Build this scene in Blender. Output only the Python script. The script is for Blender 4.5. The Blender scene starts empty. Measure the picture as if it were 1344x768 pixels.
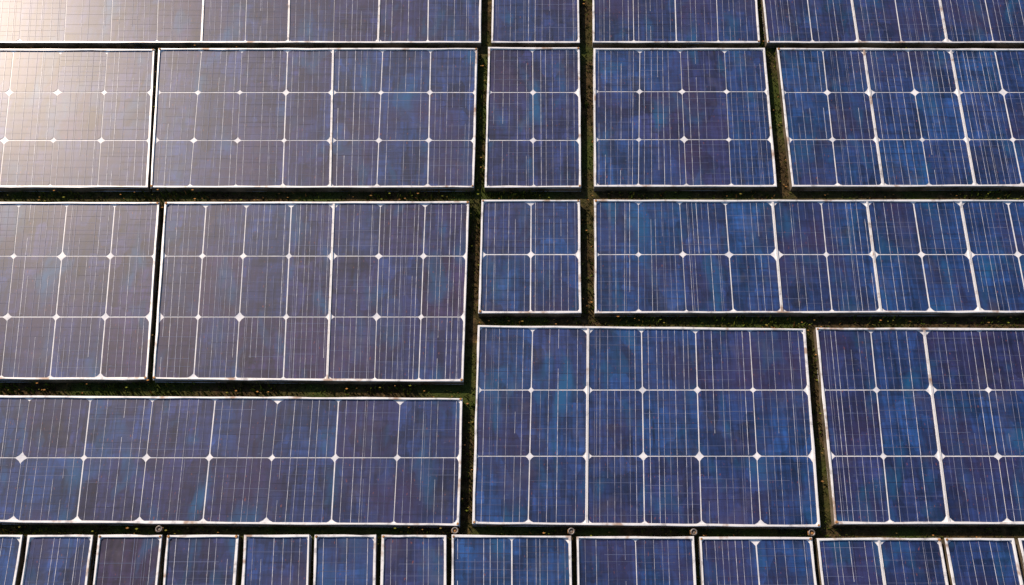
import bpy, math, random
import numpy as np
from mathutils import Vector
random.seed(7); np.random.seed(7)
sc=bpy.context.scene
TOP=0.029            # height of the module glass above the soil
DIST=3.0; TILT=math.radians(25); LENS=35.0
F=1344*LENS/36.0
ct,st=math.cos(TILT),math.sin(TILT)
CAM=(0.0,-st*DIST,ct*DIST)
# project image pixels through the camera to metres on the plane of the array
def G(u,v):
    x=(u-672)/F; y=-(v-384)/F
    dx=x; dy=y*ct+st; dz=y*st-ct
    k=-CAM[2]/dz
    return (dx*k, CAM[1]+dy*k)

# ------------------------------------------------------------ materials
def newmat(n):
    m=bpy.data.materials.new(n); m.use_nodes=True
    nt=m.node_tree; b=nt.nodes['Principled BSDF']
    return m,nt,b
def N(nt,t,**k):
    n=nt.nodes.new(t)
    for a,v in k.items(): setattr(n,a,v)
    return n
def noise(nt,scale,mp=(1,1,1),detail=3,rough=.5,off=(0,0,0),dist=0):
    g=N(nt,'ShaderNodeNewGeometry'); m=N(nt,'ShaderNodeMapping')
    m.inputs['Scale'].default_value=mp; m.inputs['Location'].default_value=off
    nt.links.new(g.outputs['Position'],m.inputs['Vector'])
    t=N(nt,'ShaderNodeTexNoise'); t.inputs['Scale'].default_value=scale
    t.inputs['Detail'].default_value=min(detail,3); t.inputs['Roughness'].default_value=rough
    t.inputs['Distortion'].default_value=dist
    nt.links.new(m.outputs[0],t.inputs['Vector'])
    return t.outputs['Fac']
def ramp(nt,src,stops,interp='LINEAR'):
    r=N(nt,'ShaderNodeValToRGB'); r.color_ramp.interpolation=interp
    e=r.color_ramp.elements
    while len(e)<len(stops): e.new(.5)
    for i,(p,c) in enumerate(stops):
        e[i].position=p; e[i].color=(c[0],c[1],c[2],1) if hasattr(c,'__len__') else (c,c,c,1)
    nt.links.new(src,r.inputs[0]); return r.outputs[0]
def mix(nt,f,a,b,mode='MIX'):
    m=N(nt,'ShaderNodeMix',data_type='RGBA',blend_type=mode)
    for s,v in ((0,f),(6,a),(7,b)):
        if hasattr(v,'links'): nt.links.new(v,m.inputs[s])
        elif s==0: m.inputs[0].default_value=v
        else: m.inputs[s].default_value=(v[0],v[1],v[2],1)
    return m.outputs[2]
def attr(nt,name):
    a=N(nt,'ShaderNodeAttribute'); a.attribute_name=name; return a.outputs['Fac']
def voro(nt,mp,off=(0,0,0)):
    g=N(nt,'ShaderNodeNewGeometry'); m=N(nt,'ShaderNodeMapping')
    m.inputs['Scale'].default_value=mp; m.inputs['Location'].default_value=off
    nt.links.new(g.outputs['Position'],m.inputs['Vector'])
    t=N(nt,'ShaderNodeTexVoronoi'); t.distance='CHEBYCHEV'; t.inputs['Scale'].default_value=1
    nt.links.new(m.outputs[0],t.inputs['Vector'])
    s=N(nt,'ShaderNodeSeparateColor'); nt.links.new(t.outputs['Color'],s.inputs[0])
    return s.outputs[0],s.outputs[1]

COATR=0.35
def glassy(b,spec=.2):
    b.inputs['Roughness'].default_value=.52
    b.inputs['Specular IOR Level'].default_value=spec
    b.inputs['Coat Weight'].default_value=.62
    b.inputs['Coat Roughness'].default_value=COATR
    b.inputs['Coat IOR'].default_value=1.45

m_cell,nt,b=newmat('silicon_cell_under_glass'); glassy(b)
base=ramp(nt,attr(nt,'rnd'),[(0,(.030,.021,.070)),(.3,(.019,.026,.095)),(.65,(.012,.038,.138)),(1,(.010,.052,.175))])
v1,v2=voro(nt,(16,9,1)); v3,v4=voro(nt,(34,22,1),(3,7,0))
base=mix(nt,.6,base,ramp(nt,v1,[(0,.2),(.5,.48),(1,.78)]),'OVERLAY')
base=mix(nt,.4,base,ramp(nt,v3,[(0,.18),(.5,.48),(1,.82)]),'OVERLAY')
base=mix(nt,.7,base,ramp(nt,noise(nt,1,(90,6,1),4,.6),[(.25,.1),(.75,.88)]),'OVERLAY')
base=mix(nt,.5,base,ramp(nt,noise(nt,1,(7,70,1),4,.6,(5,1,0)),[(.25,.13),(.75,.85)]),'OVERLAY')
cy=ramp(nt,noise(nt,1,(11,5,1),3,.6,(11,3,0),.4),[(.54,0),(.74,.85)])
base=mix(nt,cy,base,(.008,.090,.225))
pu=ramp(nt,noise(nt,1,(4,3,1),3,.6,(1,23,0),.4),[(.48,0),(.68,.6)])
base=mix(nt,pu,base,(.040,.026,.080))
fl=ramp(nt,noise(nt,1,(160,60,1),2,.5,(2,2,0)),[(.67,0),(.75,.8)])
base=mix(nt,fl,base,(.18,.06,.06))
fl2=ramp(nt,noise(nt,1,(50,190,1),2,.5,(9,2,0)),[(.68,0),(.80,.6)])
base=mix(nt,fl2,base,(.10,.14,.27))
# grime blotches
du=ramp(nt,noise(nt,1,(9,8,1),3,.75,(31,2,0),.6),[(.54,0),(.80,.18)])
base=mix(nt,du,base,(.20,.17,.17))
nt.links.new(base,b.inputs['Base Color'])

m_bus,nt,b=newmat('silver_busbar'); glassy(b)
c=mix(nt,attr(nt,'rnd'),(.08,.10,.23),(.72,.74,.82))
c=mix(nt,ramp(nt,noise(nt,1,(30,45,1),3,.6),[(.36,.6),(.58,0)]),c,(.07,.09,.22))
nt.links.new(c,b.inputs['Base Color'])
m_fin,nt,b=newmat('grid_finger'); glassy(b)
c=mix(nt,attr(nt,'rnd'),(.018,.024,.065),(.13,.16,.30))
nt.links.new(c,b.inputs['Base Color'])
m_back,nt,b=newmat('white_backsheet'); glassy(b)
c=ramp(nt,noise(nt,1,(25,25,1),4,.6),[(.3,(.52,.55,.62)),(.6,(.82,.83,.86))])
nt.links.new(c,b.inputs['Base Color'])
m_frame,nt,b=newmat('weathered_aluminium_frame')
c=ramp(nt,noise(nt,1,(35,35,8),5,.65),[(.30,(.46,.45,.46)),(.44,(.80,.80,.81)),(.7,(.90,.90,.89))])
rs=ramp(nt,noise(nt,1,(13,13,5),5,.7,(8,1,0)),[(.57,0),(.67,.75)])
c=mix(nt,rs,c,(.36,.20,.10))
nt.links.new(c,b.inputs['Base Color']); b.inputs['Roughness'].default_value=.4; b.inputs['Metallic'].default_value=.15
m_side,nt,b=newmat('frame_side_dirty')
c=ramp(nt,noise(nt,1,(20,20,20),4,.6),[(.35,(.05,.04,.02)),(.65,(.20,.16,.11))])
nt.links.new(c,b.inputs['Base Color']); b.inputs['Roughness'].default_value=.8
m_rust,nt,b=newmat('rusty_steel')
c=ramp(nt,noise(nt,1,(160,160,160),3,.6),[(.35,(.14,.07,.03)),(.6,(.52,.25,.07)),(.75,(.5,.42,.34))])
nt.links.new(c,b.inputs['Base Color']); b.inputs['Roughness'].default_value=.6; b.inputs['Metallic'].default_value=.2
m_steel,nt,b=newmat('dull_steel')
c=ramp(nt,noise(nt,1,(120,120,120),3,.6),[(.35,(.09,.07,.06)),(.65,(.34,.31,.28))])
nt.links.new(c,b.inputs['Base Color']); b.inputs['Roughness'].default_value=.5; b.inputs['Metallic'].default_value=.4
m_soil,nt,b=newmat('damp_soil')
c=ramp(nt,noise(nt,1,(45,45,45),6,.7),[(.3,(.022,.015,.007)),(.55,(.065,.045,.020)),(.7,(.14,.09,.04))])
gm=ramp(nt,noise(nt,1,(5,5,5),4,.6,(3,3,0)),[(.42,0),(.6,.8)])
c=mix(nt,gm,c,(.045,.070,.012))
nt.links.new(c,b.inputs['Base Color']); b.inputs['Roughness'].default_value=.95; b.inputs['Specular IOR Level'].default_value=.15
bp=N(nt,'ShaderNodeBump'); bp.inputs['Strength'].default_value=.8; bp.inputs['Distance'].default_value=.01
nt.links.new(noise(nt,1,(90,90,90),5,.7),bp.inputs['Height']); nt.links.new(bp.outputs[0],b.inputs['Normal'])
m_moss,nt,b=newmat('moss_blades')
c=ramp(nt,attr(nt,'rnd'),[(0,(.045,.032,.013)),(.3,(.045,.058,.010)),(.65,(.085,.125,.014)),(.82,(.16,.18,.025)),(.9,(.20,.11,.04)),(1,(.42,.20,.06))])
nt.links.new(c,b.inputs['Base Color']); b.inputs['Roughness'].default_value=.95; b.inputs['Specular IOR Level'].default_value=.1

# ------------------------------------------------------------ mesh helper
class MB:
    def __init__(s): s.v=[];s.f=[];s.r=[];s.m=[]
    def face(s,pts,rnd=0.,mat=0):
        i=len(s.v); s.v+=pts; s.f.append(list(range(i,i+len(pts)))); s.r.append(rnd); s.m.append(mat)
    def obj(s,name,mats,parent=None,origin=(0,0,0)):
        me=bpy.data.meshes.new(name)
        o=origin
        me.from_pydata([(p[0]-o[0],p[1]-o[1],p[2]-o[2]) for p in s.v],[],s.f)
        for m in mats: me.materials.append(m)
        me.polygons.foreach_set('material_index',s.m)
        a=me.attributes.new('rnd','FLOAT','FACE'); a.data.foreach_set('value',s.r)
        me.update()
        ob=bpy.data.objects.new(name,me); sc.collection.objects.link(ob)
        if parent: ob.parent=parent
        else: ob.location=o
        return ob
def lerp(a,b,t): return (a[0]+(b[0]-a[0])*t,a[1]+(b[1]-a[1])*t)
def bil(q,u,v): # q = TL,TR,BL,BR
    return lerp(lerp(q[0],q[1],u),lerp(q[2],q[3],u),v)
def d2(a,b): return math.hypot(a[0]-b[0],a[1]-b[1])

footprints=[]
MM=.001
def panel(cols,rows,panel_haze_tint=None):
    """cols: (xtop,xbot[,1 = frame joint]); rows: (y_left,y_right)"""
    rows=[r if isinstance(r,tuple) else (r,r) for r in rows]
    nc,nr=len(cols),len(rows)
    ym=[(a+b)/2 for a,b in rows]; y0,y1=ym[0],ym[-1]
    g=[]
    for j in range(nr):
        v=(ym[j]-y0)/(y1-y0); line=[]
        xl=cols[0][0]+(cols[0][1]-cols[0][0])*v; xr=cols[-1][0]+(cols[-1][1]-cols[-1][0])*v
        for i in range(nc):
            x=cols[i][0]+(cols[i][1]-cols[i][0])*v
            y=rows[j][0]+(rows[j][1]-rows[j][0])*(x-xl)/(xr-xl)
            line.append(G(x,y))
        g.append(line)
    TL,TR,BL,BR=g[0][0],g[0][-1],g[-1][0],g[-1][-1]
    footprints.append((TL,TR,BR,BL))
    cx=(TL[0]+TR[0]+BL[0]+BR[0])/4; cy=(TL[1]+TR[1]+BL[1]+BR[1])/4
    org=(cx,cy,0)
    e=bpy.data.objects.new('solar_panel',None); e.empty_display_size=.1
    sc.collection.objects.link(e); e.location=org
    joint=[len(c)>2 and c[2]==1 for c in cols]
    bs=MB(); z=TOP-.006
    bs.face([(*BL,z),(*BR,z),(*TR,z),(*TL,z)])
    bs.face([(*TL,.004),(*TR,.004),(*BR,.004),(*BL,.004)])
    bs.obj('backsheet',[m_back],e,org)
    cells=MB(); bus=MB(); fin=MB()
    cz,fz,bz=TOP-.005,TOP-.0046,TOP-.0042
    cham={}
    for j in range(nr):
        for i in range(nc):
            edge=(i in(0,nc-1)) or (j in(0,nr-1))
            s=random.uniform(8.5,12.5)*MM
            if random.random()<.3: s*=1.25
            if joint[i]: s*=1.3
            if edge: s*=1.3
            cham[i,j]=s
    gv=[]
    for i in range(nc):
        gv.append(6.8*MM if i in(0,nc-1) else (4.2*MM if joint[i] else random.choice([.9,1.3,1.7,2.1])*MM))
    gh=[6.8*MM if j in(0,nr-1) else random.uniform(1.5,2.2)*MM for j in range(nr)]
    ptint=random.random()
    if panel_haze_tint is not None: ptint=panel_haze_tint  # set panel colour; low values paint the sun haze's purple into left-hand panels
    for i in range(nc-1):
        n=random.choice([5,5,6,6,7]) 
        us=[]
        for k in range(n):
            u=(k+1)/(n+1)+random.uniform(-.03,.03)
            us.append((u,random.choice([.3,.5,.7,.9,1.0]),random.uniform(.65,1.3)*MM))
            if random.random()<.15: us.append((u+.035,random.uniform(.2,.5),.6*MM))
        for j in range(nr-1):
            q=(g[j][i],g[j][i+1],g[j+1][i],g[j+1][i+1])
            w=(d2(q[0],q[1])+d2(q[2],q[3]))/2; h=(d2(q[0],q[2])+d2(q[1],q[3]))/2
            l,r,t,bt=gv[i]/w,1-gv[i+1]/w,gh[j]/h,1-gh[j+1]/h
            c=[cham[i,j],cham[i+1,j],cham[i,j+1],cham[i+1,j+1]]
            P=[]
            cs=[((l,t),(1,1),c[0],gv[i],gh[j]),((l,bt),(1,-1),c[2],gv[i],gh[j+1]),((r,bt),(-1,-1),c[3],gv[i+1],gh[j+1]),((r,t),(-1,1),c[1],gv[i+1],gh[j])]
            for k,((u,v),(su,sv),cc,gu,gvv) in enumerate(cs):
                a=max(0.0015,cc-gu*.8)/w; b_=max(0.0015,cc-gvv*.8)/h
                a*=random.uniform(.85,1.15); b_*=random.uniform(.85,1.15)
                pH=(u+su*a,v); pV=(u,v+sv*b_); pM=(u+su*a*.42,v+sv*b_*.42)
                P+= [pH,pM,pV] if k%2==0 else [pV,pM,pH]
            rr=min(1,max(0,ptint*.65+random.random()*.45-.05))
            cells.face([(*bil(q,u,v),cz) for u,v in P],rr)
            for (u,tone,bw) in us:
                if random.random()<.03: continue
                u2=u+random.uniform(-.005,.005); hw=bw/w/2
                tt=min(1,max(.08,tone+random.uniform(-.25,.15)))
                ns=3
                for s in range(ns):
                    a0=t+(bt-t)*s/ns; a1=t+(bt-t)*(s+1)/ns
                    ts=min(1,max(.05,tt+random.uniform(-.15,.15)))
                    if random.random()<.03: continue
                    bus.face([(*bil(q,u2-hw,a1),bz),(*bil(q,u2+hw,a1),bz),(*bil(q,u2+hw,a0),bz),(*bil(q,u2-hw,a0),bz)],ts)
            nf=random.choice([4,5,6,7])
            for k in range(nf):
                v=t+(bt-t)*((k+1)/(nf+1)+random.uniform(-.03,.03)); hh=random.uniform(.3,.65)*MM/h
                x0=l+.01; x1=r-.01
                if random.random()<.3: x0=random.uniform(l,.5)
                if random.random()<.3: x1=random.uniform(.5,r)
                fin.face([(*bil(q,x0,v+hh),fz),(*bil(q,x1,v+hh),fz),(*bil(q,x1,v-hh),fz),(*bil(q,x0,v-hh),fz)],random.uniform(0,1)**1.3)
    cells.obj('cells',[m_cell],e,org); bus.obj('busbars',[m_bus],e,org); fin.obj('grid_fingers',[m_fin],e,org)
    fr=MB(); ft=TOP; fb=-.012
    W=d2(TL,TR); H=d2(TL,BL); Q=(TL,TR,BL,BR); fw=6.4*MM
    def ring(inset,jit):
        u,v=inset/W,inset/H; pts=[]
        cs=[(u,v),(1-u,v),(1-u,1-v),(u,1-v)]
        for k in range(4):
            A,B=cs[k],cs[(k+1)%4]
            L=W if k%2==0 else H
            n=max(4,int(L/.07)) 
            for s in range(n):
                p=bil(Q,A[0]+(B[0]-A[0])*s/n,A[1]+(B[1]-A[1])*s/n)
                pts.append((p[0]+random.gauss(0,jit),p[1]+random.gauss(0,jit)))
        return pts
    o1=ring(0,.7*MM); i1=ring(fw,.7*MM)
    n=len(o1)
    o2=[lerp(o1[k],i1[k],.14) for k in range(n)]; i2=[lerp(o1[k],i1[k],.86) for k in range(n)]
    for k in range(n):
        k2=(k+1)%n
        fr.face([(*o1[k],ft-.001),(*o1[k2],ft-.001),(*o2[k2],ft),(*o2[k],ft)])
        fr.face([(*o2[k],ft),(*o2[k2],ft),(*i2[k2],ft),(*i2[k],ft)])
        fr.face([(*i2[k],ft),(*i2[k2],ft),(*i1[k2],ft-.001),(*i1[k],ft-.001)])
        fr.face([(*i1[k],ft-.001),(*i1[k2],ft-.001),(*i1[k2],TOP-.008),(*i1[k],TOP-.008)])
        fr.face([(*o1[k2],ft-.001),(*o1[k],ft-.001),(*o1[k],fb),(*o1[k2],fb)],0,1)
    for i in range(1,nc-1):
        if joint[i]:
            t_,b_=g[0][i],g[-1][i]; dy=fw*.9
            t2=lerp(t_,b_,dy/H); b2=lerp(b_,t_,dy/H); hw=2.9*MM; zz=ft-.0012
            fr.face([(b2[0]-hw,b2[1],zz),(b2[0]-.4*MM,b2[1],zz),(t2[0]-.4*MM,t2[1],zz),(t2[0]-hw,t2[1],zz)])
            fr.face([(b2[0]+.3*MM,b2[1],zz),(b2[0]+hw,b2[1],zz),(t2[0]+hw,t2[1],zz),(t2[0]+.3*MM,t2[1],zz)])
            fr.face([(b2[0]-.4*MM,b2[1],zz-.002),(b2[0]+.3*MM,b2[1],zz-.002),(t2[0]+.3*MM,t2[1],zz-.002),(t2[0]-.4*MM,t2[1],zz-.002)],0,1)
            for sx in(-1,1):
                fr.face([(b2[0]+sx*hw,b2[1],zz),(t2[0]+sx*hw,t2[1],zz),(t2[0]+sx*hw,t2[1],TOP-.008),(b2[0]+sx*hw,b2[1],TOP-.008)])
    fr.obj('frame',[m_frame,m_side],e,org)
    bo=MB()
    for (u,v) in ((0,0),(1,0),(0,1),(1,1)):
        if random.random()<.5:
            ii=5*MM; p=bil(Q,abs(u-ii/W),abs(v-ii/H)); R=random.uniform(3,4.5)*MM; hgt=ft+.003
            a0=random.random(); ring_=[(p[0]+R*math.cos(a0+k*math.pi/3),p[1]+R*math.sin(a0+k*math.pi/3)) for k in range(6)]
            rin=[(p[0]+.8*R*math.cos(a0+k*math.pi/3),p[1]+.8*R*math.sin(a0+k*math.pi/3)) for k in range(6)]
            bo.face([(*x,hgt) for x in rin])
            for k in range(6):
                k2=(k+1)%6
                bo.face([(*ring_[k],hgt-.001),(*ring_[k2],hgt-.001),(*rin[k2],hgt),(*rin[k],hgt)])
                bo.face([(*ring_[k],ft-.002),(*ring_[k2],ft-.002),(*ring_[k2],hgt-.001),(*ring_[k],hgt-.001)])
    if bo.f: bo.obj('corner_screws',[m_rust],e,org)

def uni(l,r,n,divs=()):
    out=[]
    for k in range(n+1):
        t=k/n; c=(l[0]+(r[0]-l[0])*t,l[1]+(r[1]-l[1])*t)
        out.append(c+(1,) if k in divs else c)
    return out

R0=[-70,-7,(56,56)]
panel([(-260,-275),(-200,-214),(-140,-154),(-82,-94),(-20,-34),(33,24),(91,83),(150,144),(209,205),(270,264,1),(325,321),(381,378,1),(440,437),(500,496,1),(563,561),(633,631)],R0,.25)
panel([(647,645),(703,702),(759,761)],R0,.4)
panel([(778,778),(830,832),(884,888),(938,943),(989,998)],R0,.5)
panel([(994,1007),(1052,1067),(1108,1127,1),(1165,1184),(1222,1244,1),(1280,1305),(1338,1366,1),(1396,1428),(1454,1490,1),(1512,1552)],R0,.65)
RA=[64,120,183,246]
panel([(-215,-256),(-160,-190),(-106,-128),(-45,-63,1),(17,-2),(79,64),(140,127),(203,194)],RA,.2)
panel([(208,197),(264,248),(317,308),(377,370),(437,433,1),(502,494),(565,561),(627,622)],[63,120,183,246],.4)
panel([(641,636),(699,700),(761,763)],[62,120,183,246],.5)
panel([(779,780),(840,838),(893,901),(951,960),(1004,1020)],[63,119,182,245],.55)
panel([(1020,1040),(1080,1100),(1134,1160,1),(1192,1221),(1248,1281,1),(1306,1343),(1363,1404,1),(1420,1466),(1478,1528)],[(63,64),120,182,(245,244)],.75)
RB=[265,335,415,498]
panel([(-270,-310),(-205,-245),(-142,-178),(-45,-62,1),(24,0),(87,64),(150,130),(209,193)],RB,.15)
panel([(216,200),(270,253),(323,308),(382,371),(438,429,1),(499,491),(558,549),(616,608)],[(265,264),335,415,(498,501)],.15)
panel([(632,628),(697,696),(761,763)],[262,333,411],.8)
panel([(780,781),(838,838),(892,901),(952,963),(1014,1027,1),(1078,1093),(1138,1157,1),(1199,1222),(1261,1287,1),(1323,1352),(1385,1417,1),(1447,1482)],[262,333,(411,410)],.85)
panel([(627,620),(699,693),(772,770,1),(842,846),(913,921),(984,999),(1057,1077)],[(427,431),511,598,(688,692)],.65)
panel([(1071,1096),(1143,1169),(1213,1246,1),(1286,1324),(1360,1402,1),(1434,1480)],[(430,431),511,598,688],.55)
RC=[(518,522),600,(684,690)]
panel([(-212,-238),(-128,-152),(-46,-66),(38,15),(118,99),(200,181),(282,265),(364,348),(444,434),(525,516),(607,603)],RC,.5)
RD=[702,792,885]
for l,r in (((-160,-205),(-62,-100)),((-56,-92),(30,0)),((37,8),(122,100)),((129,108),(213,195)),((219,203),(313,300)),((321,310),(407,400)),((413,408),(494,490)),((501,498),(586,585))):
    panel(uni(l,r,1),RD)
panel(uni((593,592),(750,752),2),[(702,703),792,885],.9)
panel(uni((757,760),(911,920),2),[(704,704),792,885],.8)
panel(uni((918,928),(1066,1085),2),[(705,705),792,885],.9)
panel(uni((1072,1092),(1235,1265),2,(1,)),[(706,706),792,885],.4)
panel(uni((1240,1272),(1331,1368),1),[(706,706),792,885],.7)
panel(uni((1337,1375),(1500,1550),2),[(706,706),792,885])
for k in range(6):
    panel(uni((-300+k*320,-330+k*330),(5+k*320,-15+k*330),5,(2,)),[-270,-210,-148,-82])
    panel(uni((-300+k*330,-340+k*340),(15+k*330,-15+k*340),4,(2,)),[900,990,1085])

# ------------------------------------------------------------ clamps in the gaps
def clamp(u,v,kind):
    x,y=G(u,v); e=bpy.data.objects.new('mounting_clamp',None); sc.collection.objects.link(e); e.location=(x,y,TOP-.004); e.empty_display_size=.02
    bpy.ops.mesh.primitive_torus_add(major_radius=.0075,minor_radius=.002,major_segments=28,minor_segments=10,location=(0,0,.001))
    o=bpy.context.object; o.name='ring_washer'; o.data.materials.append(m_steel); o.parent=e
    for p in o.data.polygons: p.use_smooth=True
    bpy.ops.mesh.primitive_cylinder_add(vertices=6,radius=.0036,depth=.03,location=(0,0,-.016))
    o=bpy.context.object; o.name='hex_bolt'; o.data.materials.append(m_rust if kind else m_steel); o.parent=e
    bpy.ops.mesh.primitive_cube_add(size=1,location=(0,0,-.004)); o=bpy.context.object; o.name='clamp_plate'
    o.scale=(.020,.010,.003); o.data.materials.append(m_rust); o.parent=e
for u,v,k in ((208,694,0),(597,696,1),(750,697,0),(911,698,0),(1066,699,1)):
    clamp(u,v,k)

# ------------------------------------------------------------ soil sheet
bpy.ops.mesh.primitive_grid_add(x_subdivisions=4,y_subdivisions=4,size=400,location=(0,0,0))
o=bpy.context.object; o.name='ground'; o.data.materials.append(m_soil)

# ------------------------------------------------------------ moss and debris in the gaps
xs0,ys0=G(-320,-280); xs1,_=G(1700,-280); _,ys1=G(0,1090)
def free(px,py,margin=0):
    ok=np.ones(len(px),bool)
    for q in footprints:
        ins=np.ones(len(px),bool)
        for k in range(4):
            a,b_=q[k],q[(k+1)%4]
            cr=(b_[0]-a[0])*(py-a[1])-(b_[1]-a[1])*(px-a[0])
            L=math.hypot(b_[0]-a[0],b_[1]-a[1])
            ins&=(cr/L<margin)
        ok&=~ins
    return ok
n=420000
px=np.random.uniform(xs0,xs1,n); py=np.random.uniform(ys1,ys0,n)
k=free(px,py,.002); px,py=px[k],py[k]
dens=.5+.5*np.sin(px*3.1+2*np.sin(py*2.3))*np.cos(py*2.7+1.3*np.sin(px*4.1))
dens=dens*.6+.4*(.5+.5*np.sin(px*17+np.sin(py*13)*2)*np.sin(py*15))
keep=np.random.rand(len(px))<(dens*1.3+.1)
px,py,dens=px[keep],py[keep],dens[keep]
mo=MB()
for x,y,d in zip(px,py,dens):
    hgt=(.005+.025*min(1,d*d*1.8)*random.random())
    a=random.uniform(0,6.283); w=random.uniform(.0012,.003); ln=random.uniform(.002,.008)
    ca,sa=math.cos(a),math.sin(a); b2=random.uniform(0,6.283)
    r=random.random()*.85*(.45+.7*d)
    if random.random()<.05: r=random.uniform(.8,1)
    mo.face([(x-ca*w,y-sa*w,0),(x+ca*w,y+sa*w,0),(x+ca*w*.6+ln*.4*math.cos(b2),y+sa*w*.6+ln*.4*math.sin(b2),hgt*.7),(x+ln*math.cos(b2),y+ln*math.sin(b2),hgt)],min(1,r))
    if random.random()<.03:
        s=random.uniform(.002,.005); zz=hgt+.002
        mo.face([(x-s,y,zz),(x,y-s*.6,zz+.001),(x+s,y,zz),(x,y+s*.6,zz-.001)],random.uniform(.8,1))
mo.obj('moss',[m_moss])
print('moss faces',len(mo.f),'panels',len(footprints))

# ------------------------------------------------------------ camera / light
cd=bpy.data.cameras.new('camera'); cam=bpy.data.objects.new('camera',cd); sc.collection.objects.link(cam)
cd.lens=LENS; cd.sensor_width=36; cd.clip_end=1000; cd.clip_start=.05
cam.location=(CAM[0],CAM[1],CAM[2]+TOP); cam.rotation_euler=(TILT,0,0); sc.camera=cam
# sun: high, beyond the upper-left corner of the array
u,v=-130,-40
x=(u-672)/F; y=-(v-384)/F
L=Vector((x,y*ct+st,-(y*st-ct))).normalized()
sd=bpy.data.lights.new('sun','SUN'); sun=bpy.data.objects.new('sun',sd); sc.collection.objects.link(sun)
sd.energy=5.0; sd.angle=math.radians(.5); sd.color=(1,.81,.64)
sun.rotation_euler=L.to_track_quat('Z','Y').to_euler()
w=bpy.data.worlds.new('World'); sc.world=w; w.use_nodes=True
nt=w.node_tree; s=nt.nodes.new('ShaderNodeTexSky'); s.sky_type='NISHITA'; s.sun_disc=False
s.sun_elevation=math.asin(L.z); s.sun_rotation=math.atan2(L.x,L.y)
nt.links.new(s.outputs[0],nt.nodes['Background'].inputs[0]); nt.nodes['Background'].inputs[1].default_value=.1
sc.view_settings.view_transform='Standard'; sc.view_settings.look='None'; sc.view_settings.exposure=0
